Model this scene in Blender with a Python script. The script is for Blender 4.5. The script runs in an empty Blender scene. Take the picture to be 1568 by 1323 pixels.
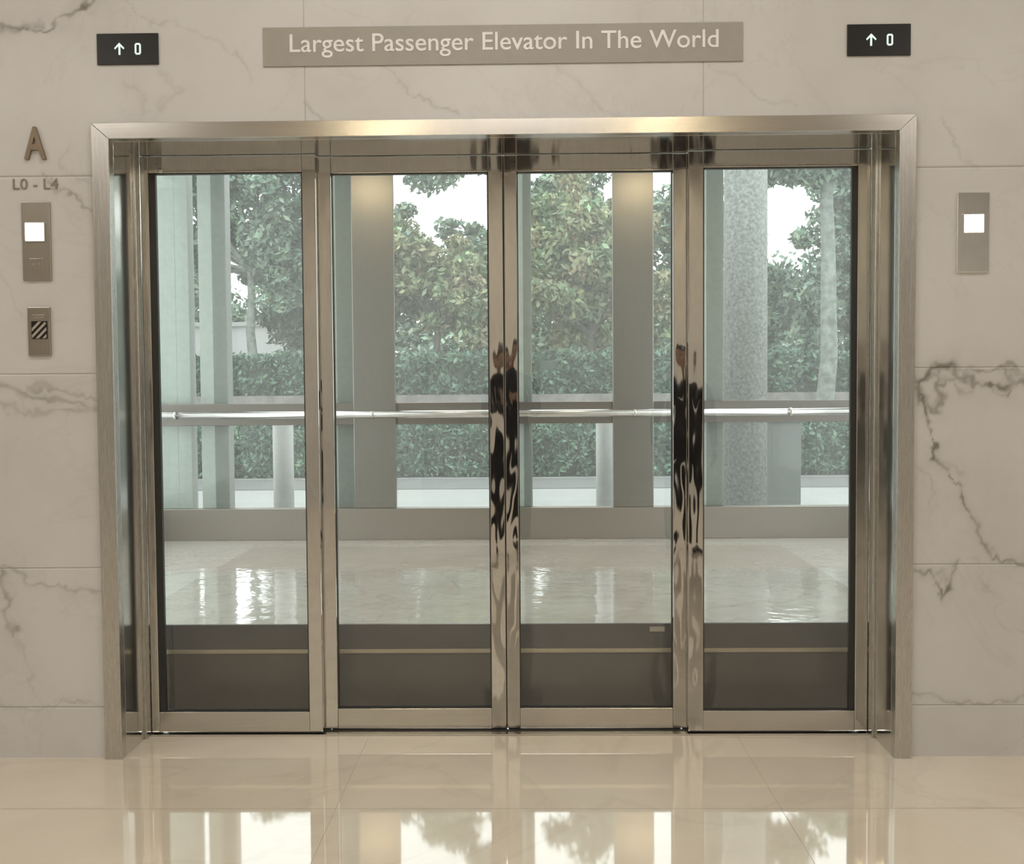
import bpy, bmesh, math, random
import numpy as np
from mathutils import Matrix, Vector

random.seed(7); rng=np.random.default_rng(11)
sc=bpy.context.scene
COL=sc.collection
try:
    sc.view_settings.view_transform='Standard'
    sc.view_settings.look='None'
except Exception: pass

# ------------------------------------------------------------------ materials
def newmat(name):
    m=bpy.data.materials.new(name); m.use_nodes=True
    nt=m.node_tree; b=nt.nodes['Principled BSDF']; return m,nt,b
def N(nt,t,**kw):
    n=nt.nodes.new(t)
    for k,v in kw.items():
        if k in n.inputs.keys(): n.inputs[k].default_value=v
        else: setattr(n,k,v)
    return n
def ramp(nt,stops):
    r=nt.nodes.new('ShaderNodeValToRGB'); cr=r.color_ramp
    while len(cr.elements)<len(stops): cr.elements.new(0.5)
    for e,(p,c) in zip(cr.elements,stops):
        e.position=p; e.color=(*c,1) if len(c)==3 else c
    return r
def coords(nt,scale=(1,1,1)):
    tc=nt.nodes.new('ShaderNodeTexCoord'); mp=nt.nodes.new('ShaderNodeMapping')
    mp.inputs['Scale'].default_value=scale
    nt.links.new(tc.outputs['Object'],mp.inputs['Vector']); return mp.outputs['Vector']
def mat_simple(name,col,rough=.5,metal=0,noise=.06,nscale=20,bump=0,spec=.5):
    m,nt,b=newmat(name)
    v=coords(nt)
    n=N(nt,'ShaderNodeTexNoise',Scale=nscale,Detail=4.0); nt.links.new(v,n.inputs['Vector'])
    a=tuple(max(0,c*(1-noise)) for c in col); d=tuple(min(1,c*(1+noise)) for c in col)
    r=ramp(nt,[(.3,a),(.7,d)]); nt.links.new(n.outputs['Fac'],r.inputs['Fac'])
    nt.links.new(r.outputs['Color'],b.inputs['Base Color'])
    b.inputs['Roughness'].default_value=rough; b.inputs['Metallic'].default_value=metal
    b.inputs['Specular IOR Level'].default_value=spec
    if bump:
        bp=N(nt,'ShaderNodeBump',Strength=bump,Distance=.01); nt.links.new(n.outputs['Fac'],bp.inputs['Height']); nt.links.new(bp.outputs['Normal'],b.inputs['Normal'])
    return m
def mat_emit(name,col,strength):
    m,nt,b=newmat(name)
    b.inputs['Base Color'].default_value=(*col,1); b.inputs['Emission Color'].default_value=(*col,1); b.inputs['Emission Strength'].default_value=strength
    return m
def mat_steel(name,col=(.62,.57,.50),rough=.25,stretch=(60,60,1.2),rvar=.08,wav=0.0,wscale=3.0,bs=.02,wstretch=(1,1,.6)):
    m,nt,b=newmat(name)
    v=coords(nt,stretch)
    n=N(nt,'ShaderNodeTexNoise',Scale=6.0,Detail=5.0); nt.links.new(v,n.inputs['Vector'])
    mr=N(nt,'ShaderNodeMapRange'); mr.inputs['To Min'].default_value=max(.008,rough-rvar); mr.inputs['To Max'].default_value=rough+rvar
    nt.links.new(n.outputs['Fac'],mr.inputs['Value']); nt.links.new(mr.outputs['Result'],b.inputs['Roughness'])
    r=ramp(nt,[(.3,tuple(c*.96 for c in col)),(.7,tuple(min(1,c*1.03) for c in col))])
    nt.links.new(n.outputs['Fac'],r.inputs['Fac']); nt.links.new(r.outputs['Color'],b.inputs['Base Color'])
    b.inputs['Metallic'].default_value=1
    last=None
    if bs:
        bp=N(nt,'ShaderNodeBump',Strength=bs,Distance=.002); nt.links.new(n.outputs['Fac'],bp.inputs['Height']); last=bp
    if wav:
        v2=coords(nt,wstretch); n2=N(nt,'ShaderNodeTexNoise',Scale=wscale,Detail=1.0); nt.links.new(v2,n2.inputs['Vector'])
        b2=N(nt,'ShaderNodeBump',Strength=wav,Distance=.02); nt.links.new(n2.outputs['Fac'],b2.inputs['Height'])
        if last: nt.links.new(last.outputs['Normal'],b2.inputs['Normal'])
        last=b2
    if last: nt.links.new(last.outputs['Normal'],b.inputs['Normal'])
    return m
def mat_glass(name,tint,refl=.07,haze=0,hazecol=(1,1,1)):
    m,nt,b=newmat(name); nt.nodes.remove(b); out=nt.nodes['Material Output']
    lw=N(nt,'ShaderNodeLayerWeight',Blend=.5)
    p=N(nt,'ShaderNodeMath',operation='POWER'); p.inputs[1].default_value=5
    ma=N(nt,'ShaderNodeMath',operation='MULTIPLY_ADD'); ma.inputs[1].default_value=.85; ma.inputs[2].default_value=refl
    nt.links.new(lw.outputs['Facing'],p.inputs[0]); nt.links.new(p.outputs[0],ma.inputs[0])
    t=N(nt,'ShaderNodeBsdfTransparent',Color=(*tint,1)); g=N(nt,'ShaderNodeBsdfGlossy',Roughness=.0,Color=(1,1,1,1))
    base=t
    if haze:  # haze veil put into the glass as a translucent share
        tr=N(nt,'ShaderNodeBsdfTranslucent',Color=(*hazecol,1)); m0=nt.nodes.new('ShaderNodeMixShader'); m0.inputs[0].default_value=haze
        nt.links.new(t.outputs[0],m0.inputs[1]); nt.links.new(tr.outputs[0],m0.inputs[2]); base=m0
    mx=nt.nodes.new('ShaderNodeMixShader')
    nt.links.new(ma.outputs[0],mx.inputs[0]); nt.links.new(base.outputs[0],mx.inputs[1]); nt.links.new(g.outputs[0],mx.inputs[2])
    nt.links.new(mx.outputs[0],out.inputs['Surface']); return m

def mat_marble_wall():
    m,nt,b=newmat('marble_wall')
    v=coords(nt)
    big=N(nt,'ShaderNodeTexNoise',Scale=1.6,Detail=6.0,Roughness=.6); nt.links.new(v,big.inputs['Vector'])
    r=ramp(nt,[(.3,(.58,.565,.54)),(.55,(.64,.63,.61)),(.75,(.68,.67,.655))]); nt.links.new(big.outputs['Fac'],r.inputs['Fac'])
    n2=N(nt,'ShaderNodeTexNoise',Scale=1.3,Detail=9.0,Roughness=.6,Distortion=.8); nt.links.new(v,n2.inputs['Vector'])
    s=N(nt,'ShaderNodeMath',operation='SUBTRACT'); s.inputs[1].default_value=.5
    a=N(nt,'ShaderNodeMath',operation='ABSOLUTE'); nt.links.new(n2.outputs['Fac'],s.inputs[0]); nt.links.new(s.outputs[0],a.inputs[0])
    r2=ramp(nt,[(0,(1,1,1)),(.012,(0,0,0))]); nt.links.new(a.outputs[0],r2.inputs['Fac'])
    f=N(nt,'ShaderNodeMath',operation='MULTIPLY'); f.inputs[1].default_value=.08; nt.links.new(r2.outputs['Color'],f.inputs[0])
    mx=N(nt,'ShaderNodeMixRGB'); mx.inputs[2].default_value=(.32,.28,.23,1)
    nt.links.new(f.outputs[0],mx.inputs[0]); nt.links.new(r.outputs['Color'],mx.inputs[1])
    at=N(nt,'ShaderNodeAttribute',attribute_name='vein')
    mx2=N(nt,'ShaderNodeMixRGB'); mx2.inputs[2].default_value=(.22,.205,.18,1)
    nt.links.new(at.outputs['Fac'],mx2.inputs[0]); nt.links.new(mx.outputs[0],mx2.inputs[1])
    nt.links.new(mx2.outputs[0],b.inputs['Base Color'])
    b.inputs['Roughness'].default_value=.28; b.inputs['Specular IOR Level'].default_value=.35
    return m
def mat_floor(name,c1,c2,rough,veins=.25,bump=0,spec=.6,coat=0):
    m,nt,b=newmat(name); v=coords(nt)
    big=N(nt,'ShaderNodeTexNoise',Scale=1.1,Detail=7.0,Roughness=.6,Distortion=.5); nt.links.new(v,big.inputs['Vector'])
    r=ramp(nt,[(.35,c1),(.65,c2)]); nt.links.new(big.outputs['Fac'],r.inputs['Fac'])
    n2=N(nt,'ShaderNodeTexNoise',Scale=.9,Detail=8.0,Distortion=1.2); nt.links.new(v,n2.inputs['Vector'])
    s=N(nt,'ShaderNodeMath',operation='SUBTRACT'); s.inputs[1].default_value=.5
    a=N(nt,'ShaderNodeMath',operation='ABSOLUTE'); nt.links.new(n2.outputs['Fac'],s.inputs[0]); nt.links.new(s.outputs[0],a.inputs[0])
    r2=ramp(nt,[(0,(1,1,1)),(.02,(0,0,0))]); nt.links.new(a.outputs[0],r2.inputs['Fac'])
    f=N(nt,'ShaderNodeMath',operation='MULTIPLY'); f.inputs[1].default_value=veins; nt.links.new(r2.outputs['Color'],f.inputs[0])
    mx=N(nt,'ShaderNodeMixRGB'); mx.inputs[2].default_value=(c1[0]*.55,c1[1]*.5,c1[2]*.45,1)
    nt.links.new(f.outputs[0],mx.inputs[0]); nt.links.new(r.outputs['Color'],mx.inputs[1])
    nt.links.new(mx.outputs[0],b.inputs['Base Color'])
    b.inputs['Roughness'].default_value=rough; b.inputs['Specular IOR Level'].default_value=spec
    if coat:
        b.inputs['Coat Weight'].default_value=coat; b.inputs['Coat Roughness'].default_value=rough; b.inputs['Coat IOR'].default_value=1.6
    if bump:
        n3=N(nt,'ShaderNodeTexNoise',Scale=7.0,Detail=2.0); nt.links.new(v,n3.inputs['Vector'])
        bp=N(nt,'ShaderNodeBump',Strength=bump,Distance=.01); nt.links.new(n3.outputs['Fac'],bp.inputs['Height']); nt.links.new(bp.outputs['Normal'],b.inputs['Normal'])
        if coat: nt.links.new(bp.outputs['Normal'],b.inputs['Coat Normal'])
    return m
def mat_leaf(name,c1,c2):
    m,nt,b=newmat(name)
    at=N(nt,'ShaderNodeAttribute',attribute_name='tint')
    v=coords(nt); n=N(nt,'ShaderNodeTexNoise',Scale=1.5,Detail=3.0); nt.links.new(v,n.inputs['Vector'])
    r=ramp(nt,[(.35,c1),(.68,c2)]); nt.links.new(n.outputs['Fac'],r.inputs['Fac'])
    mx=N(nt,'ShaderNodeMixRGB',blend_type='MULTIPLY'); mx.inputs[0].default_value=1
    nt.links.new(r.outputs['Color'],mx.inputs[1]); nt.links.new(at.outputs['Color'],mx.inputs[2])
    nt.links.new(mx.outputs[0],b.inputs['Base Color']); b.inputs['Roughness'].default_value=.6
    b.inputs['Specular IOR Level'].default_value=.3
    return m

M_wall=mat_marble_wall()
M_floor=mat_floor('floor_marble_lobby',(.69,.60,.48),(.77,.69,.57),.035,veins=.12,spec=.55,coat=.9)
M_joint=mat_simple('joint_grout',(.42,.36,.28),.6)
M_jointd=mat_simple('joint_grout_dark',(.16,.13,.09),.6)
M_cabfloor=mat_floor('floor_marble_cabin',(.46,.41,.36),(.57,.525,.48),.055,veins=.28,bump=.25,coat=.8)
M_cabinlay=mat_floor('floor_marble_border',(.58,.55,.51),(.67,.64,.60),.08,veins=.15,bump=.25,coat=.8)
M_frame=mat_steel('brushed_steel_frame',(.60,.585,.555),.27,(80,80,1.0),.07)
M_frameh=mat_steel('brushed_steel_header',(.58,.56,.525),.20,(1.0,80,80),.05)
M_pol=mat_steel('polished_steel',(.62,.61,.58),.03,(40,40,2),.012,wav=.11,wscale=5,bs=0,wstretch=(2.6,1,.9))
M_rev=mat_steel('satin_steel_reveal',(.66,.655,.63),.12,(60,60,1),.04)
M_col=mat_steel('brushed_steel_column',(.31,.30,.283),.30,(90,90,.8),.03,bs=.006)
M_kick=mat_steel('brushed_steel_kick',(.38,.35,.32),.38,(1,60,60),.05)
M_transom=mat_steel('transom_steel',(.27,.25,.235),.35,(1,60,60),.05)
M_rail=mat_steel('rail_steel',(.62,.60,.575),.18,(1,60,60),.04)
M_dark=mat_simple('dark_gasket',(.03,.03,.028),.4)
M_panel=mat_simple('dark_back_painted_panel',(.105,.095,.086),.22,0,.1,3)
M_panel2=mat_simple('dark_grey_panel',(.095,.094,.093),.25,0,.1,3)
M_brass=mat_simple('brass_strip',(.55,.48,.36),.35,.6)
M_glass=mat_glass('door_glass',(.88,.90,.89),.085)
M_glass2=mat_glass('curtain_wall_glass',(.81,.86,.84),.04,.10,(.89,.95,.93))  # built-in whitish haze washes out the view outdoors
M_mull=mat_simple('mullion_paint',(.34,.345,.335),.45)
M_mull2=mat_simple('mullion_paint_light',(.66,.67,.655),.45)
M_paint=mat_simple('ceiling_paint',(.72,.705,.68),.8)
M_sign=mat_simple('sign_taupe',(.36,.34,.295),.5,0,.03)
M_signtxt=mat_simple('sign_lettering_white',(.84,.83,.81),.5)
M_black=mat_simple('black_acrylic',(.006,.006,.006),.3,0,.02)
M_led=mat_emit('led_digits',(.72,.92,.85),.55)
M_btn=mat_emit('button_light',(.93,1.0,1.0),1.5)
M_bronze=mat_simple('bronze_lettering',(.26,.20,.14),.4,.5)
M_grey=mat_simple('grey_lettering',(.26,.21,.16),.5)
M_icon=mat_simple('pale_print',(.42,.37,.30),.5)
M_plate=mat_steel('call_plate_steel',(.44,.40,.34),.3,(60,60,1),.05)
M_mirror=mat_steel('mirror_plate_steel',(.96,.97,.97),.03,(20,20,1),.02,wav=.06)
M_conc=mat_simple('rough_concrete',(.20,.215,.20),.9,0,.45,30,.9)
M_ground=mat_simple('pavement',(.28,.285,.275),.85,0,.05,3)
M_road=mat_simple('road',(.13,.135,.13),.85,0,.1,3)
M_white=mat_simple('white_render',(.42,.42,.41),.7)
M_box=mat_simple('service_cabinet_paint',(.13,.145,.135),.6)
M_planter=mat_simple('planter_stone',(.20,.185,.17),.8,0,.25,6)
M_bark=mat_simple('bark',(.11,.11,.095),.9,0,.35,9,.6)
M_barkl=mat_simple('bark_pale',(.18,.20,.175),.9,0,.45,9,.6)
M_leaf=mat_leaf('leaves_green',(.14,.205,.155),(.245,.32,.24))
M_leafy=mat_leaf('leaves_yellow_green',(.18,.27,.155),(.35,.315,.20))
M_hedge=mat_leaf('leaves_hedge',(.08,.145,.10),(.14,.22,.155))
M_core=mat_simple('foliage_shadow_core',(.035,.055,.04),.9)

# ------------------------------------------------------------------ mesh helpers
class MB:
    def __init__(s): s.v=[];s.f=[];s.m=[];s.mats=[]
    def mi(s,m):
        if m not in s.mats: s.mats.append(m)
        return s.mats.index(m)
    def box(s,x0,x1,y0,y1,z0,z1,m):
        b=len(s.v); s.v+=[(x,y,z) for z in (z0,z1) for y in (y0,y1) for x in (x0,x1)]
        for q in [(0,2,3,1),(4,5,7,6),(0,1,5,4),(2,6,7,3),(0,4,6,2),(1,3,7,5)]:
            s.f.append(tuple(b+i for i in q)); s.m.append(s.mi(m))
    def prism(s,pts,y0,y1,m):
        """pts: (x,z) counter-clockwise seen from -y"""
        b=len(s.v); n=len(pts); s.v+=[(x,y0,z) for x,z in pts]+[(x,y1,z) for x,z in pts]; k=s.mi(m)
        s.f.append(tuple(b+i for i in range(n))); s.m.append(k)
        s.f.append(tuple(b+n+i for i in reversed(range(n)))); s.m.append(k)
        for i in range(n):
            j=(i+1)%n; s.f.append((b+j,b+i,b+n+i,b+n+j)); s.m.append(k)
    def quad(s,pts,m):
        b=len(s.v); s.v+=list(pts); s.f.append(tuple(range(b,b+len(pts)))); s.m.append(s.mi(m))
    def cyl(s,p0,p1,r0,r1,m,n=24,cap=True):
        p0=Vector(p0);p1=Vector(p1); d=(p1-p0).normalized()
        a=d.orthogonal().normalized(); c=d.cross(a); b=len(s.v)
        for p,r in ((p0,r0),(p1,r1)):
            for i in range(n):
                t=2*math.pi*i/n; s.v.append(tuple(p+a*math.cos(t)*r+c*math.sin(t)*r))
        k=s.mi(m)
        for i in range(n):
            j=(i+1)%n; s.f.append((b+i,b+j,b+n+j,b+n+i)); s.m.append(k)
        if cap:
            s.f.append(tuple(b+i for i in reversed(range(n)))); s.m.append(k)
            s.f.append(tuple(b+n+i for i in range(n))); s.m.append(k)
    def obj(s,name,parent=None,bevel=0,smooth=False):
        me=bpy.data.meshes.new(name); me.from_pydata(s.v,[],s.f)
        for m in s.mats: me.materials.append(m)
        me.polygons.foreach_set('material_index',s.m)
        if smooth: me.polygons.foreach_set('use_smooth',[len(f)==4 for f in s.f])
        me.update(); o=bpy.data.objects.new(name,me); COL.objects.link(o)
        if parent: o.parent=parent
        if bevel:
            md=o.modifiers.new('bevel','BEVEL'); md.width=bevel; md.segments=2; md.limit_method='ANGLE'
        return o
def empty(name,loc=(0,0,0)):
    o=bpy.data.objects.new(name,None); COL.objects.link(o); o.location=loc; return o
def text(name,body,x0,x1,z0,z1,y,mat,parent,ext=.001,bold=0):
    cu=bpy.data.curves.new(name,'FONT'); cu.body=body; cu.size=.1; cu.extrude=ext; cu.offset=bold
    cu.materials.append(mat)
    o=bpy.data.objects.new(name,cu); COL.objects.link(o); o.rotation_euler=(math.pi/2,0,0)
    bpy.context.view_layer.update()
    bb=[Vector(c) for c in o.bound_box]; w0=min(c.x for c in bb); w1=max(c.x for c in bb); h0=min(c.y for c in bb); h1=max(c.y for c in bb)
    sx=(x1-x0)/(w1-w0); sz=(z1-z0)/(h1-h0)
    o.scale=(sx,sz,1); o.location=(x0-w0*sx,y,z0-h0*sz)
    o.parent=parent; return o

# ------------------------------------------------------------------ wall with veins
def vnoise(x,z,s,seed):
    r=np.random.default_rng(seed).random((256,256))
    X=x/s+100;Z=z/s+100; xi=np.floor(X).astype(int);zi=np.floor(Z).astype(int); fx=X-xi;fz=Z-zi
    fx=fx*fx*(3-2*fx);fz=fz*fz*(3-2*fz); g=lambda a,b:r[a%256,b%256]
    return (g(xi,zi)*(1-fx)*(1-fz)+g(xi+1,zi)*fx*(1-fz)+g(xi,zi+1)*(1-fx)*fz+g(xi+1,zi+1)*fx*fz)-.5
def axis(a,f0,f1,b,step,joints,cstep=.7):
    L=list(np.arange(a,f0,cstep))+list(np.arange(f0,f1,step))+list(np.arange(f1,b,cstep))+[b]
    L=[v for v in L if all(abs(v-j)>.004 for j in joints)]
    for j in joints: L+=[j-.0022,j-.0008,j+.0008,j+.0022]
    return np.array(sorted(set(round(v,5) for v in L)))
JX=[-2.18,-.777,.624,2.02]; JZ=[.185,.692,1.39,2.09]
OX0,OX1,OZ=-1.50,1.33,2.24
VEINS=[
 ([(-1.95,2.66),(-1.80,2.60),(-1.70,2.60),(-1.62,2.64),(-1.50,2.70)],.006,.8),
 ([(-1.95,2.63),(-1.85,2.605),(-1.72,2.61)],.010,.5),
 ([(-1.42,2.70),(-1.18,2.60),(-1.0,2.50),(-.93,2.44)],.003,.25),
 ([(-1.30,2.48),(-1.22,2.40),(-1.30,2.33)],.008,.15),
 ([(-1.42,2.44),(-1.33,2.37),(-1.36,2.31)],.006,.15),
 ([(-.78,2.36),(-.70,2.29)],.003,.35),
 ([(-.52,2.48),(-.38,2.37),(-.24,2.28)],.003,.3),
 ([(.10,2.46),(.22,2.36),(.31,2.29)],.003,.2),
 ([(.62,2.46),(.80,2.36),(.95,2.30)],.003,.2),
 ([(-1.69,2.09),(-1.63,2.03),(-1.54,1.97)],.0035,.55),
 ([(-1.60,2.20),(-1.64,2.14),(-1.56,2.06)],.004,.2),
 ([(-1.95,1.36),(-1.78,1.335),(-1.65,1.31),(-1.53,1.25)],.007,.5),
 ([(-1.80,1.36),(-1.66,1.355),(-1.53,1.29)],.005,.45),
 ([(-1.95,1.30),(-1.75,1.265),(-1.53,1.25)],.008,.35),
 ([(-1.95,1.395),(-1.86,1.36),(-1.80,1.28)],.004,.3),
 ([(-1.95,.68),(-1.80,.665),(-1.79,.625),(-1.65,.60),(-1.52,.595)],.005,.35),
 ([(-1.91,.65),(-1.88,.56),(-1.90,.50),(-1.87,.44)],.008,.55),
 ([(-1.88,.52),(-1.84,.40),(-1.78,.30),(-1.77,.24)],.005,.2),
 ([(-1.95,.20),(-1.80,.175),(-1.70,.20),(-1.52,.19)],.004,.3),
 ([(-1.95,1.80),(-1.84,1.72),(-1.80,1.60)],.003,.25),
 ([(1.37,1.335),(1.43,1.375),(1.50,1.385),(1.58,1.335),(1.68,1.32),(1.72,1.35),(1.80,1.385)],.009,.8),
 ([(1.37,1.36),(1.46,1.33),(1.53,1.36),(1.60,1.375),(1.72,1.38),(1.82,1.35)],.006,.6),
 ([(1.38,1.33),(1.40,1.25),(1.44,1.22),(1.46,1.30),(1.44,1.37)],.008,.55),
 ([(1.50,1.38),(1.54,1.30),(1.60,1.34),(1.64,1.29),(1.70,1.31)],.006,.35),
 ([(1.38,1.34),(1.41,1.18),(1.46,1.05),(1.50,.97),(1.54,.86),(1.60,.80),(1.66,.71),(1.71,.695),(1.82,.70)],.0045,.85),
 ([(1.40,1.20),(1.44,1.10),(1.52,1.02)],.005,.3),
 ([(1.66,1.375),(1.70,1.33),(1.68,1.30)],.007,.7),
 ([(1.37,.69),(1.43,.665),(1.455,.62),(1.47,.58),(1.49,.62),(1.54,.685)],.005,.8),
 ([(1.40,.68),(1.45,.66),(1.50,.645),(1.52,.67)],.007,.4),
 ([(1.37,.225),(1.42,.21),(1.50,.195),(1.65,.20),(1.82,.215)],.004,.45),
 ([(1.45,2.24),(1.52,2.14),(1.57,2.09)],.003,.25),
 ([(1.37,1.06),(1.41,1.0),(1.43,.9)],.003,.2),
 ([(1.60,.69),(1.70,.50),(1.80,.42)],.003,.15),
]
def build_wall():
    xs=axis(-7,-1.96,1.84,7,.0055,JX); zs=axis(0,0.02,2.74,4,.0055,JZ)
    X,Z=np.meshgrid(xs,zs,indexing='ij'); nx,nz=len(xs),len(zs)
    dx=X+.05*vnoise(X,Z,.12,1)+.03*vnoise(X,Z,.04,2)+.018*vnoise(X,Z,.015,3)
    dz=Z+.05*vnoise(X,Z,.12,4)+.03*vnoise(X,Z,.04,5)+.018*vnoise(X,Z,.015,6)
    A=np.zeros_like(X)
    for pl,w,s in VEINS:
        d=np.full(X.shape,9.)
        for (ax,az),(bx,bz) in zip(pl[:-1],pl[1:]):
            ux,uz=bx-ax,bz-az; t=np.clip(((dx-ax)*ux+(dz-az)*uz)/(ux*ux+uz*uz),0,1)
            d=np.minimum(d,np.hypot(dx-ax-t*ux,dz-az-t*uz))
        ww=w*(.5+1.3*(vnoise(X,Z,.05,9)+.5)); k=.5+1.0*(vnoise(X,Z,.04,12)+.35)
        A=np.maximum(A,s*np.clip(k,.12,1.1)*np.exp(-(d/ww)**2)+s*.16*np.exp(-(d/(ww*4))**2))
    Y=np.zeros_like(X)
    jz=np.zeros(nz,bool); jx=np.zeros(nx,bool)
    for j in JZ: jz|=np.abs(zs-j)<.001
    for j in JX: jx|=np.abs(xs-j)<.001
    J=jz[None,:]|jx[:,None]
    Y[J]=.002; A[J]=np.maximum(A[J],.38)
    co=np.stack([X,Y,Z],-1).reshape(-1,3)
    idx=np.arange(nx*nz).reshape(nx,nz)
    q=np.stack([idx[:-1,:-1],idx[1:,:-1],idx[1:,1:],idx[:-1,1:]],-1)
    cx=(xs[:-1]+xs[1:])/2; cz=(zs[:-1]+zs[1:])/2
    op=((cx>OX0)&(cx<OX1))[:,None]&(cz<OZ)[None,:]
    q=q[~op]
    used=np.zeros(nx*nz,bool); used[q.ravel()]=True; remap=np.cumsum(used)-1
    co=co[used]; A=A.reshape(-1)[used]; q=remap[q]
    me=bpy.data.meshes.new('wall_back'); me.vertices.add(len(co)); me.vertices.foreach_set('co',co.ravel())
    me.loops.add(q.size); me.loops.foreach_set('vertex_index',q.ravel().astype(np.int32))
    me.polygons.add(len(q)); me.polygons.foreach_set('loop_start',(np.arange(len(q))*4).astype(np.int32))
    me.update(calc_edges=True)
    at=me.attributes.new('vein','FLOAT','POINT'); at.data.foreach_set('value',A.astype(np.float32))
    me.materials.append(M_wall)
    o=bpy.data.objects.new('wall_back',me); COL.objects.link(o); return o
wall=build_wall()
core=MB()
core.box(-7,OX0,.012,.40,0,4,M_paint); core.box(OX1,7,.012,.40,0,4,M_paint); core.box(OX0,OX1,.012,.40,OZ+.002,4,M_paint)
core.obj('wall_core_light_block',wall)  # unseen solid behind the wall face, added to block light

def lobby_floor():
    b=MB(); xs=[-7,-3.42,-2.018,-.614,.79,2.19,3.6,7]; ys=[-8,-6.06,-4.66,-3.26,-1.86,-.453,.225]
    g=.0009
    for i in range(len(xs)-1):
        for j in range(len(ys)-1):
            b.box(xs[i]+g,xs[i+1]-g,ys[j]+g,ys[j+1]-g,-.02,0,M_floor)
    b.box(-7,7,-8,.395,-.05,-.0008,M_joint)
    b.box(-7,7,-.4545,-.4515,-.02,-.0003,M_jointd)
    return b.obj('floor')
def simple(name,*a):
    b=MB(); b.box(*a); return b.obj(name)
lobby_floor()
simple('wall_left',-7.2,-7,-8,.0,0,4,M_wall); simple('wall_right',7,7.2,-8,.0,0,4,M_wall)
simple('wall_front',-7.2,7.2,-8.2,-8,0,4,M_wall)
simple('ceiling',-7.2,7.2,-8.2,.4,4,4.2,M_paint)

# ------------------------------------------------------------------ door frame
fr=empty('elevator_door_frame')
b=MB()
b.prism([(-1.53,0),(-1.468,0),(-1.468,2.214),(-1.53,2.27)],-.022,.02,M_frame)
b.prism([(1.302,0),(1.361,0),(1.361,2.27),(1.302,2.214)],-.022,.02,M_frame)
b.obj('jamb_faces',fr,.0015)
b=MB(); b.prism([(-1.468,2.2145),(1.302,2.2145),(1.361,2.2705),(-1.53,2.2705)],-.022,.02,M_frameh); b.obj('head_face',fr,.0015)
b=MB()
b.box(-1.499,-1.468,.02,.395,0,2.214,M_rev); b.box(1.302,1.329,.02,.395,0,2.214,M_rev)
b.box(-1.499,1.329,.02,.395,2.214,2.238,M_rev)
b.box(-1.468,-1.458,.19,.235,0,2.214,M_frame); b.box(1.292,1.302,.19,.235,0,2.214,M_frame)
b.obj('reveals',fr,.001)
b=MB(); b.box(-1.468,1.302,.226,.40,-.01,.006,M_rev)
b.box(-1.468,1.302,.268,.272,.006,.008,M_dark); b.obj('sill',fr)

# ------------------------------------------------------------------ doors
def door(n,x0,x1,l,r,y):
    e=empty(f'door_{n}')
    b=MB(); zt,zb=2.212,.012; gt,gb=2.150,.090; t=.03
    b.box(x0,x0+l,y,y+t,zb,zt,M_pol); b.box(x1-r,x1,y,y+t,zb,zt,M_pol)
    b.obj('stiles',e,.003)
    b=MB(); b.box(x0+l,x1-r,y+.001,y+t,gt,zt,M_pol); b.box(x0+l,x1-r,y+.001,y+t,zb,gb,M_frameh)
    b.obj('rails',e,.0015)
    b=MB(); g=.004
    b.box(x0+l,x0+l+g,y+.006,y+t-.002,gb,gt,M_dark); b.box(x1-r-g,x1-r,y+.006,y+t-.002,gb,gt,M_dark)
    b.box(x0+l,x1-r,y+.006,y+t-.002,gt-g,gt,M_dark); b.box(x0+l,x1-r,y+.006,y+t-.002,gb,gb+g,M_dark)
    b.obj('gasket',e)
    b=MB(); ym=y+t/2; b.quad([(x0+l,ym,gb),(x1-r,ym,gb),(x1-r,ym,gt),(x0+l,ym,gt)],M_glass); b.obj('glass',e)
    return e
door(1,-1.458,-.793,.032,.052,.238)
door(2,-.800,-.0875,.058,.057,.275)
door(3,-.0845,.614,.050,.058,.275)
door(4,.609,1.292,.057,.050,.238)
b=MB(); b.box(-1.425,-1.402,.245,.262,.09,2.15,M_dark); b.obj('side_seal_strip',bpy.data.objects['door_1'])
b=MB(); b.box(1.222,1.240,.245,.262,.09,2.15,M_dark); b.obj('side_seal_strip',bpy.data.objects['door_4'])
b=MB(); b.box(-.0885,-.0835,.285,.302,.012,2.21,M_dark); b.obj('meeting_seal',bpy.data.objects['door_3'])

cd=empty('cabin_door')
b=MB()
for x0,x1 in ((-1.466,-.80),(-.796,-.088),(-.084,.61),(.614,1.30)):
    b.box(x0,x1,.43,.445,.0,.268,M_panel); b.box(x0,x1,.425,.445,.268,.284,M_brass); b.box(x0,x1,.43,.445,.284,.384,M_panel2)
b.obj('lower_panels',cd,.001)
b=MB(); b.box(.485,.545,.427,.429,.352,.372,M_icon); b.obj('maker_label',cd)

# ------------------------------------------------------------------ cabin
CX0,CX1,YB=-3.62,3.45,5.45
simple('floor_cabin',CX0,CX1,.40,YB+.1,-.06,-.0005,M_cabinlay)
b=MB(); b.box(-2.35,2.13,1.1,YB-.45,-.02,.001,M_cabfloor); b.obj('floor_inlay')
simple('ceiling_cabin',CX0,CX1,.40,YB+.1,3.5,3.6,M_paint)
w=empty('window_1')
b=MB(); b.quad([(CX0,YB+.05,.28),(CX1,YB+.05,.28),(CX1,YB+.05,3.5),(CX0,YB+.05,3.5)],M_glass2); b.obj('glass',w)
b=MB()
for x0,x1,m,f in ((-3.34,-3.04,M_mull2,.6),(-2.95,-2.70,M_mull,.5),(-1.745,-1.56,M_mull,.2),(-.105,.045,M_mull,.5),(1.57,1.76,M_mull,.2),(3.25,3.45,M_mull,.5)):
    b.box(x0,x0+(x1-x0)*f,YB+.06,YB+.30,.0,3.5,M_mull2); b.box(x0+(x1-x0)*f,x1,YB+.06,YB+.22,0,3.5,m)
b.obj('mullions',w,.004)
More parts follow.
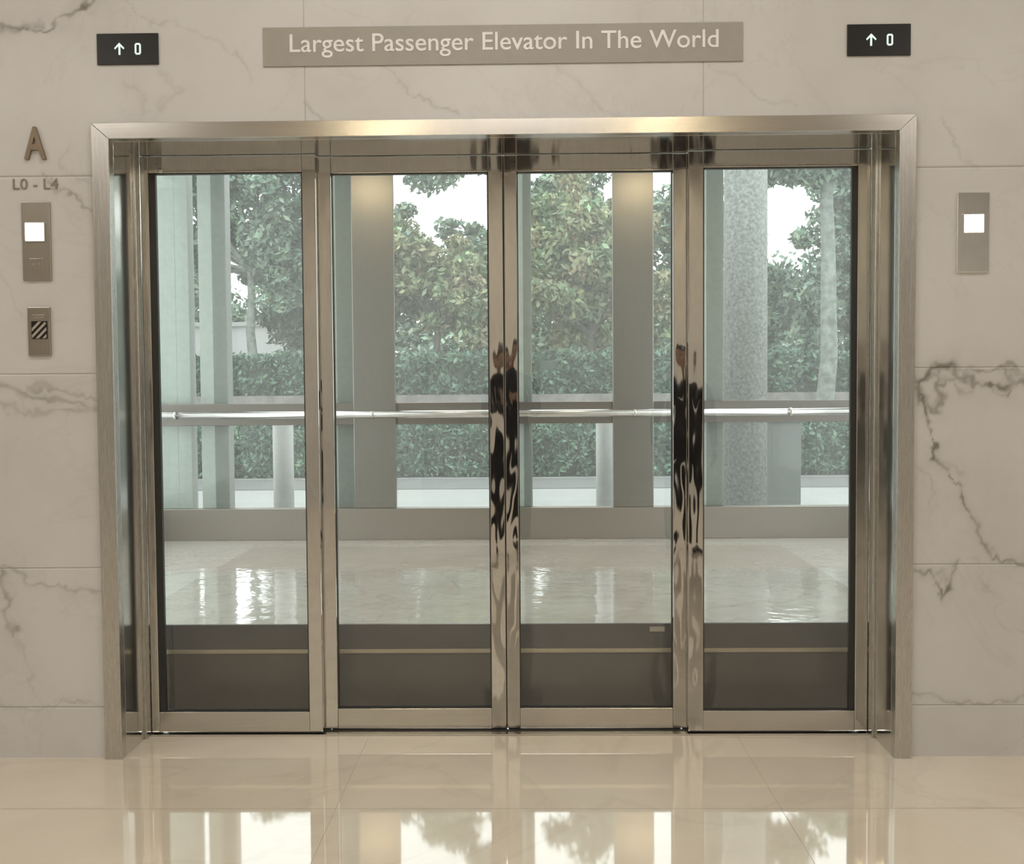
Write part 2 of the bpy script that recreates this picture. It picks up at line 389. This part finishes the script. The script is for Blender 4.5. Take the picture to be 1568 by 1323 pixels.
b=MB(); b.box(CX0,CX1,YB+.0,YB+.06,1.03,1.225,M_transom); b.obj('transom',w,.004)
b=MB(); b.box(CX0,CX1,YB-.05,YB+.06,0,.282,M_kick); b.obj('baseboard_back',None,.004)
for n,x0,x1 in (('steel_column',-1.55,-1.173),('steel_column',.761,1.122)):
    b=MB(); b.box(x0,x1,YB-.045,YB-.0,.284,3.49,M_col); b.box(x0+.01,x1-.01,YB-.03,YB+.02,.284,3.49,M_dark); b.obj(n,None,.006)
hr=empty('handrail')
b=MB(); b.cyl((CX0+.15,YB-.17,1.125),(CX1-.15,YB-.17,1.125),.032,.032,M_rail,24)
for x in (-3.1,-1.36,-.2,.94,2.3):
    b.cyl((x,YB-.17,1.118),(x,YB-.01,1.10),.010,.010,M_rail,12); b.cyl((x-.012,YB-.17,1.125),(x+.012,YB-.17,1.125),.037,.037,M_rail,24)
b.obj('rail',hr,0,True)
for nm,x in (('window_2',CX0),('window_3',CX1)):
    e=empty(nm); b=MB(); b.quad([(x,.42,.28),(x,YB,.28),(x,YB,3.5),(x,.42,3.5)],M_glass2); b.obj('glass',e)
    b=MB(); b.box(x-.05,x+.05,.42,YB,0,.28,M_kick)
    for y in (.42,2.1,3.75,YB-.02): b.box(x-.05,x+.05,y,y+.1,0,3.5,M_mull)
    b.obj('frame',e)

# ------------------------------------------------------------------ wall fittings
sg=empty('wall_sign')
b=MB(); b.box(-.921,.761,-.005,0,2.464,2.599,M_sign); b.obj('board',sg,.001)
text('lettering','Largest Passenger Elevator In The World',-.826,.676,2.492,2.574,-.006,M_signtxt,sg,.0006,.0006)
def indicator(x0,x1):
    e=empty('floor_indicator')
    b=MB(); b.box(x0,x1,-.006,0,2.477,2.585,M_black); b.obj('housing',e,.001)
    xc=(x0+x1)/2-.028; zc=2.53; y=-.009; t=.003
    b=MB(); b.box(xc-t,xc+t,y,y+.003,zc-.02,zc+.016,M_led)
    for s in (-1,1):
        b.quad([(xc,y,zc+.022),(xc,y,zc+.013),(xc+s*.015,y,zc-.002),(xc+s*.018,y,zc+.003)],M_led)
    b.obj('arrow',e)
    b=MB(); x=(x0+x1)/2+.037; a=.011; h=.020
    b.box(x-a,x-a+.006,y,y+.003,zc-h+.004,zc+h-.004,M_led); b.box(x+a-.006,x+a,y,y+.003,zc-h+.004,zc+h-.004,M_led)
    b.box(x-a+.003,x+a-.003,y,y+.003,zc+h-.006,zc+h,M_led); b.box(x-a+.003,x+a-.003,y,y+.003,zc-h,zc-h+.006,M_led)
    b.obj('digit',e,.001)
indicator(-1.508,-1.290); indicator(1.123,1.343)
la=empty('elevator_letter'); text('letter_a','A',-1.773,-1.697,2.150,2.263,-.006,M_bronze,la,.006,.002)
lb=empty('level_lettering'); text('levels','L0 - L4',-1.82,-1.658,2.045,2.083,-.002,M_grey,lb,.0008,.0)
cp=empty('elevator_call_panel')
b=MB(); b.box(-1.790,-1.688,-.008,-.0005,1.722,2.0,M_plate); b.obj('plate',cp,.002)
b=MB(); b.box(-1.778,-1.705,-.014,-.006,1.858,1.927,M_frame); b.box(-1.775,-1.708,-.017,-.012,1.861,1.924,M_btn); b.obj('button',cp,.002)
b=MB(); b.box(-1.765,-1.715,-.010,-.007,1.76,1.80,M_plate); b.box(-1.752,-1.746,-.0115,-.009,1.777,1.783,M_icon); b.box(-1.735,-1.728,-.0115,-.009,1.777,1.783,M_icon); b.obj('intercom_plate',cp,.001)
cr=empty('card_reader')
b=MB(); b.box(-1.777,-1.696,-.010,-.0005,1.455,1.629,M_plate); b.obj('plate',cr,.003)
b=MB(); b.box(-1.762,-1.706,-.013,-.009,1.515,1.578,M_black)
for k in range(-2,3):
    c=k*.024; W=.052;H=.059; x_0,z_0=-1.760,1.517
    a=[]
    for s in (0,.012):
        off=c+s
        t0=max(0,-off); t1=min(W,H-off)
        if t1>t0: a.append(((x_0+t0,-.0137,z_0+t0+off),(x_0+t1,-.0137,z_0+t1+off)))
    if len(a)==2: b.quad([a[0][0],a[0][1],a[1][1],a[1][0]],M_icon)
b.obj('reader_window',cr)
b=MB(); b.box(-1.758,-1.715,-.0115,-.009,1.598,1.602,M_icon); b.box(-1.752,-1.72,-.0115,-.009,1.59,1.593,M_icon); b.obj('caption',cr)
cq=empty('elevator_call_panel')
b=MB(); b.box(1.510,1.622,-.008,-.0005,1.722,2.001,M_mirror); b.obj('plate',cq,.002)
b=MB(); b.box(1.528,1.602,-.014,-.006,1.857,1.926,M_frame); b.box(1.531,1.599,-.017,-.012,1.860,1.923,M_btn); b.obj('button',cq,.002)

# ------------------------------------------------------------------ outside
simple('ground_outside',-40,40,YB+.12,70,-.3,-.08,M_ground)
b=MB(); b.box(-40,40,10.9,12.6,-.08,-.07,M_road); b.obj('road_outside')
for x,y,r in ((-2.40,6.3,.10),(.76,6.3,.09)):
    b=MB(); b.cyl((x,y,-.08),(x,y,1.08),r,r,M_white,28); b.cyl((x,y,1.08),(x,y,1.13),r,r*.7,M_white,28); b.obj('bollard',None,0,True)
b=MB(); b.cyl((2.36,7.4,-.08),(2.36,7.4,5.5),.235,.225,M_conc,40)
b.obj('concrete_column',None,0,True)
b=MB(); b.box(2.0,3.1,7.9,8.2,-.08,.95,M_box); b.box(1.97,3.13,7.87,8.23,.95,.99,M_mull); b.obj('service_cabinet',None,.005)

def leaves(cent,rad,n,size,squash=1.0):
    k=rng.integers(0,len(cent),n); d=rng.normal(size=(n,3)); d/=np.linalg.norm(d,axis=1)[:,None]
    rr=rad[k]*rng.random(n)**.45
    p=cent[k]+d*rr[:,None]*np.array([1,1,squash])
    a=rng.normal(size=(n,3)); a/=np.linalg.norm(a,axis=1)[:,None]
    c=np.cross(a,rng.normal(size=(n,3))); c/=np.linalg.norm(c,axis=1)[:,None]
    s=size*(.6+.8*rng.random(n))[:,None]
    co=np.stack([p-a*s,p+c*s*.45,p+a*s,p-c*s*.45],1).reshape(-1,3)
    tint=.6+.75*rng.random(n); cl=.7+.6*rng.random(len(cent)); tint=tint*cl[k]
    tc=np.stack([tint*(.9+.2*rng.random(n)),tint,tint*(.85+.25*rng.random(n)),np.ones(n)],1)
    return co,np.repeat(tc,4,axis=0)
def leafmesh(name,co,tc,mats,extra=None,parent=None):
    nq=len(co)//4
    V=co; F=np.arange(nq*4)
    me=bpy.data.meshes.new(name)
    ev=np.array(extra.v) if extra else np.zeros((0,3)); ef=extra.f if extra else []
    allv=np.concatenate([V,ev]); me.vertices.add(len(allv)); me.vertices.foreach_set('co',allv.ravel())
    li=list(F)+[i+nq*4 for f in ef for i in f]; ls=[4]*nq+[len(f) for f in ef]
    me.loops.add(len(li)); me.loops.foreach_set('vertex_index',np.array(li,np.int32))
    me.polygons.add(len(ls)); me.polygons.foreach_set('loop_start',np.concatenate([[0],np.cumsum(ls)[:-1]]).astype(np.int32))
    for m in mats: me.materials.append(m)
    mi=[0]*nq+[1+k for k in (extra.m if extra else [])]
    me.polygons.foreach_set('material_index',np.array(mi,np.int32)); me.update(calc_edges=True)
    ca=me.color_attributes.new('tint','FLOAT_COLOR','POINT')
    full=np.concatenate([tc,np.ones((len(ev),4))]); ca.data.foreach_set('color',full.astype(np.float32).ravel())
    o=bpy.data.objects.new(name,me); COL.objects.link(o); return o
def tree(x,y,blobs,trunk_r,leafmat,n,size=.13,bark=M_bark,zfork=None):
    ex=MB()
    fork=zfork or min(bz-rz*.6 for _,bz,_,rz in blobs)
    p=Vector((x,y,-.1)); segs=6; pts=[p.copy()]
    for i in range(segs):
        t=(i+1)/segs; pts.append(Vector((x+random.uniform(-.05,.05),y,fork*t)))
    for i in range(segs): ex.cyl(pts[i],pts[i+1],trunk_r*(1-.07*i),trunk_r*(1-.07*(i+1)),bark,12,False)
    C=[];R=[]
    for cx,cz,rx,rz in blobs:
        for j in range(6):
            e=Vector((cx+random.uniform(-.7,.7)*rx,y+random.uniform(-.6,.6)*rx,cz+random.uniform(-.3,.7)*rz))
            m=pts[-1].lerp(e,.5)+Vector((random.uniform(-.15,.15),random.uniform(-.15,.15),.1*rz))
            ex.cyl(pts[-1],m,trunk_r*.35,trunk_r*.22,bark,7,False); ex.cyl(m,e,trunk_r*.22,trunk_r*.06,bark,6,False)
        k=int(26*rx*rz/2)+10
        for j in range(k):
            d=Vector((random.gauss(0,1),random.gauss(0,1),random.gauss(0,1))).normalized()*random.random()**.4
            C.append((cx+d.x*rx,y+d.y*rx*.8,cz+d.z*rz)); R.append(random.uniform(.25,.6))
    co,tc=leaves(np.array(C),np.array(R),n,size,.75)
    return leafmesh('tree',co,tc,[leafmat,bark],ex)
tree(-5.75,17.6,[(-6.9,5.7,1.7,1.6),(-5.2,5.9,1.4,1.7),(-5.0,4.1,.8,1.0),(-7.4,3.9,.6,.7)],.13,M_leaf,26000,.085,M_barkl,3.9)
tree(-3.9,19.5,[(-3.9,4.4,1.5,1.8),(-5.2,3.0,.9,.9),(-5.6,4.4,1.0,1.2)],.13,M_leaf,18000,.09)
tree(-2.0,19.0,[(-2.3,4.0,1.4,1.15),(-1.0,3.5,1.2,1.3)],.12,M_leafy,21000,.085)
tree(-.4,22.0,[(-1.3,4.3,1.4,1.4),(.3,5.4,1.3,1.7)],.14,M_leaf,17000,.095)
tree(1.4,18.6,[(1.4,4.9,1.4,1.5),(.6,3.4,1.2,1.2),(2.2,3.2,1.3,1.1)],.13,M_leafy,24000,.085)
tree(4.0,21.0,[(4.0,4.5,1.7,2.1),(1.3,5.6,1.5,1.4)],.14,M_leaf,17000,.095)
tree(7.4,19.5,[(7.5,5.4,1.3,2.0),(6.3,3.2,1.2,1.1),(8.6,3.4,1.3,1.3)],.14,M_leaf,23000,.09)
tree(5.30,14.4,[(5.7,5.9,1.5,.8),(4.5,5.4,.7,.5)],.17,M_leaf,13000,.08,M_barkl,5.6)
tree(-2.9,14.5,[(-2.1,5.8,1.0,.7),(-1.3,5.6,.7,.45)],.10,M_leaf,11000,.07,M_bark,5.2)
tree(-4.25,24.5,[(-2.2,10.9,.9,.8),(-.9,11.9,.8,.6),(-4.2,10.0,.6,.5)],.18,M_leaf,4500,.13,M_bark,9.5)
tree(2.80,24.5,[(1.6,11.0,1.0,.9),(5.6,10.6,1.2,.8),(7.1,11.6,.9,.9)],.18,M_leaf,6000,.13,M_bark,9.5)
for x in (-15,9.9,13):
    tree(x,24,[(x,4.2,2.3,2.3),(x+.7,6.4,1.8,1.6)],.15,M_leaf,9000,.14)
C=[];R=[]
for i in range(460):
    x=random.uniform(-17,17); C.append((x,random.uniform(31,34),random.uniform(1.5,4.6+.8*math.sin(x*.9)))); R.append(random.uniform(.6,1.1))
co,tc=leaves(np.array(C),np.array(R),48000,.16); ex=MB()
for i in range(24):
    x=-17+i*1.45; ex.cyl((x,32,-.1),(x,32,3.5),.12,.08,M_bark,8)
leafmesh('tree_row',co,tc,[M_leaf,M_bark],ex)
def hedge(x0,x1,y0,y1,z0,z1,n,size,zl=None):
    C=[];R=[]
    zl=z0 if zl is None else zl
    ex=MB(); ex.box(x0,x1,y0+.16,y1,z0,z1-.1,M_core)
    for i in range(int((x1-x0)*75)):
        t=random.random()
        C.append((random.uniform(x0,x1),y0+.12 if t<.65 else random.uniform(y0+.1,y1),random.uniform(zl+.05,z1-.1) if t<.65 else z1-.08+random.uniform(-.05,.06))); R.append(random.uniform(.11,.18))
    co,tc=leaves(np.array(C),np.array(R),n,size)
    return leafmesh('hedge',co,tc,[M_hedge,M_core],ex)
hedge(-9,9,12.9,13.9,-.08,.80,70000,.05)
hedge(-10,10,15.90,16.9,-.08,2.02,80000,.06,1.0)
simple('planter_wall',-10,10,15.4,15.58,-.08,1.27,M_planter)
b=MB(); b.box(-10.5,-6.9,26.2,29,-.1,3.3,M_white); b.box(-10.6,-6.8,26.1,29,3.3,3.42,M_mull)
for i in range(3): b.box(-10.1+i*1.1,-9.5+i*1.1,26.15,26.2,1,2.2,M_dark)
b.obj('building_outside')

# ------------------------------------------------------------------ people (stand in the lobby, seen mirrored in the polished door stiles)
def m_cloth(name,lower,upper,zs):
    m,nt,bb=newmat(name); tc=nt.nodes.new('ShaderNodeTexCoord'); sp=nt.nodes.new('ShaderNodeSeparateXYZ'); nt.links.new(tc.outputs['Object'],sp.inputs[0])
    mr=N(nt,'ShaderNodeMapRange'); mr.inputs['From Min'].default_value=zs-.01; mr.inputs['From Max'].default_value=zs+.01
    nt.links.new(sp.outputs['Z'],mr.inputs['Value']); r=ramp(nt,[(0,lower),(1,upper)]); nt.links.new(mr.outputs[0],r.inputs['Fac']); nt.links.new(r.outputs['Color'],bb.inputs['Base Color'])
    bb.inputs['Roughness'].default_value=.85; return m
M_skin=mat_simple('skin',(.30,.20,.145),.5); M_hair=mat_simple('hair',(.012,.010,.009),.5); M_eye=mat_simple('eye_white',(.8,.8,.78),.3); M_lip=mat_simple('lips',(.28,.13,.11),.5); M_shoe=mat_simple('shoe',(.02,.02,.02),.4)
def skinobj(name,verts,edges,radii,root,mat,parent,sub=2):
    me=bpy.data.meshes.new(name); me.from_pydata(verts,edges,[]); me.materials.append(mat)
    o=bpy.data.objects.new(name,me); COL.objects.link(o); o.parent=parent
    md=o.modifiers.new('skin','SKIN'); md.use_smooth_shade=True
    if not me.skin_vertices: me.skin_vertices.new()
    for i,r in enumerate(radii):
        sv=me.skin_vertices[0].data[i]; sv.radius=(r,r) if not isinstance(r,tuple) else r; sv.use_root=(i==root)
    s=o.modifiers.new('sub','SUBSURF'); s.levels=sub; s.render_levels=sub; return o
def person(x,y,h,low,up,holding):
    e=empty('person',(x,y,0)); k=h/1.72
    V=lambda *a: tuple(c*k for c in a)
    vs=[];ed=[];ra=[]
    def add(p,r,par=None):
        vs.append(V(*p)); ra.append(tuple(c*k for c in r) if isinstance(r,tuple) else r*k)
        if par is not None: ed.append((par,len(vs)-1))
        return len(vs)-1
    pel=add((0,0,.94),(.155,.11)); wa=add((0,0,1.08),(.135,.10),pel); ch=add((0,.0,1.28),(.165,.115),wa); sh=add((0,0,1.40),(.12,.085),ch); nk=add((0,.0,1.48),.055,sh)
    hands=[]
    for s in (-1,1):
        hip=add((s*.09,0,.86),.095,pel); kn=add((s*.10,.015,.50),.062,hip); cf=add((s*.105,-.01,.34),.058,kn); an=add((s*.11,-.01,.09),.042,cf)
        so=add((s*.175,0,1.385),.062,sh)
        if holding:
            el=add((s*.21,.06,1.13),.043,so); wr=add((s*.07,.27,1.26),.029,el); d=Vector((-s*.1,.3,.1)).normalized()
        else:
            el=add((s*.235,-.02,1.11),.043,so); wr=add((s*.245,.03,.88),.029,el); d=Vector((0,.12,-1)).normalized()
        hands.append((s,Vector(vs[wr]),d))
    skinobj('body_clothed',vs,ed,ra,0,m_cloth('clothes',low,up,.97*k),e)
    for s,w,d in hands:
        hv=[tuple(w)];he=[];hr=[.024*k]
        across=Vector((s,0,0)).cross(d).normalized() if holding else Vector((0,1,0))
        palm=w+d*.05*k; hv.append(tuple(palm)); he.append((0,1)); hr.append((.030*k))
        bend=Vector((-s,0,0))
        for i,(o,l) in enumerate(((-.032,.068),(-.011,.078),(.011,.075),(.031,.058))):
            b0=palm+d*.035*k+across*o*k; hv.append(tuple(b0)); he.append((1,len(hv)-1)); hr.append(.0105*k)
            b1=b0+(d+bend*.25).normalized()*l*.5*k; hv.append(tuple(b1)); he.append((len(hv)-2,len(hv)-1)); hr.append(.009*k)
            b2=b1+(d+bend*.7).normalized()*l*.5*k; hv.append(tuple(b2)); he.append((len(hv)-2,len(hv)-1)); hr.append(.008*k)
        t0=w+d*.025*k+across*.03*k; hv.append(tuple(t0)); he.append((1,len(hv)-1)); hr.append(.012*k)
        t1=t0+(d*.6+across*.7).normalized()*.04*k; hv.append(tuple(t1)); he.append((len(hv)-2,len(hv)-1)); hr.append(.010*k)
        t2=t1+(d).normalized()*.03*k; hv.append(tuple(t2)); he.append((len(hv)-2,len(hv)-1)); hr.append(.008*k)
        skinobj('hand',hv,he,hr,0,M_skin,e,1)
    bm=bmesh.new()
    def ell(c,r,mi,u=24,v=16,fn=None):
        g=bmesh.ops.create_uvsphere(bm,u_segments=u,v_segments=v,radius=1)
        for vt in g['verts']:
            p=vt.co.copy()
            if fn: p=fn(p)
            vt.co=Vector((c[0]+p.x*r[0],c[1]+p.y*r[1],c[2]+p.z*r[2]))*k
        for f in {f for vt in g['verts'] for f in vt.link_faces}: f.material_index=mi; f.smooth=True
    def jaw(p):
        if p.z<0: p.x*=1+.35*p.z; p.y*=1+.12*p.z
        return p
    ell((0,.015,1.60),(.076,.096,.115),0,32,24,jaw)
    ell((0,0,1.50),(.05,.05,.06),0)
    ell((0,.113,1.59),(.012,.016,.022),0,12,8); ell((0,.120,1.578),(.016,.012,.010),0,12,8)
    for s in (-1,1):
        ell((s*.030,.093,1.61),(.013,.010,.008),2,12,8); ell((s*.030,.101,1.61),(.006,.004,.006),1,10,6)
        ell((s*.030,.101,1.628),(.018,.006,.004),1,10,6); ell((s*.076,.01,1.60),(.010,.020,.032),0,12,8)
    ell((0,.103,1.548),(.024,.009,.007),3,12,8)
    def hairf(p):
        if p.y>.25: p.z=max(p.z,.30+.25*(p.y))
        else: p.z=max(p.z,-.55)
        return p
    ell((0,.002,1.615),(.084,.101,.112),1,32,24,hairf)
    me=bpy.data.meshes.new('head'); bm.to_mesh(me); bm.free()
    for m in (M_skin,M_hair,M_eye,M_lip): me.materials.append(m)
    o=bpy.data.objects.new('head',me); COL.objects.link(o); o.parent=e
    for s in (-1,1):
        skinobj('shoe',[V(s*.11,-.06,.045),V(s*.112,.04,.045),V(s*.118,.15,.032)],[(0,1),(1,2)],[.040*k,.042*k,.030*k],1,M_shoe,e,2)
    if holding:
        b=MB(); b.box(-.075*k,.075*k,.325*k,.333*k,1.23*k,1.31*k,M_black); b.obj('phone',e,.003)
person(-.13,-4.10,1.72,(.012,.012,.014),(.02,.02,.022),True)
person(1.27,-4.10,1.66,(.012,.012,.014),(.018,.016,.018),False)

# ------------------------------------------------------------------ lights
def area(name,loc,sx,sy,power,col):
    l=bpy.data.lights.new(name,'AREA'); l.shape='RECTANGLE'; l.size=sx; l.size_y=sy; l.energy=power; l.color=col
    e=empty(name,loc)
    o=bpy.data.objects.new(name+'_lamp',l); COL.objects.link(o); o.parent=e; o.location=(0,0,-.014)
    b=MB(); b.box(-sx/2-.03,sx/2+.03,-sy/2-.03,sy/2+.03,-.012,-.001,M_white); b.obj('housing',e)
WARM=(1,.95,.89)
for x in (-4,-.1,4):
    for y in (-1.6,-5.0): area('ceiling_light',(x,y,4.0),1.8,.5,34 if y>-3 else 41,WARM)
for x in (-1.44,1.36): area('lobby_downlight',(x,-6.8,4.0),.30,.30,22,(1,.82,.52))
for x in (-1.62,1.18):
    area('cabin_downlight',(x,3.75,3.5),.42,.5,11,(1,.78,.46))

wd=bpy.data.worlds.new('overcast'); sc.world=wd; wd.use_nodes=True; nt=wd.node_tree; bg=nt.nodes['Background']
tc=nt.nodes.new('ShaderNodeTexCoord'); sp=nt.nodes.new('ShaderNodeSeparateXYZ'); nt.links.new(tc.outputs['Generated'],sp.inputs[0])
r=ramp(nt,[(0,(.76,.78,.79)),(.5,(.93,.95,.96)),(1,(.97,.98,1))]); nt.links.new(sp.outputs['Z'],r.inputs['Fac']); nt.links.new(r.outputs['Color'],bg.inputs['Color']); bg.inputs['Strength'].default_value=4.2

# ------------------------------------------------------------------ camera
Rm=(Matrix.Rotation(math.radians(0.87),3,'Z')@Matrix.Rotation(math.radians(90-2.27),3,'X')@Matrix.Rotation(math.radians(-0.40),3,'Z'))
cam=bpy.data.cameras.new('camera'); co_=bpy.data.objects.new('camera',cam); COL.objects.link(co_)
co_.matrix_world=Matrix.Translation((0,-3.6,1.315))@Rm.to_4x4(); cam.lens=36*1550/1568; cam.clip_start=.02; cam.clip_end=300
sc.camera=co_
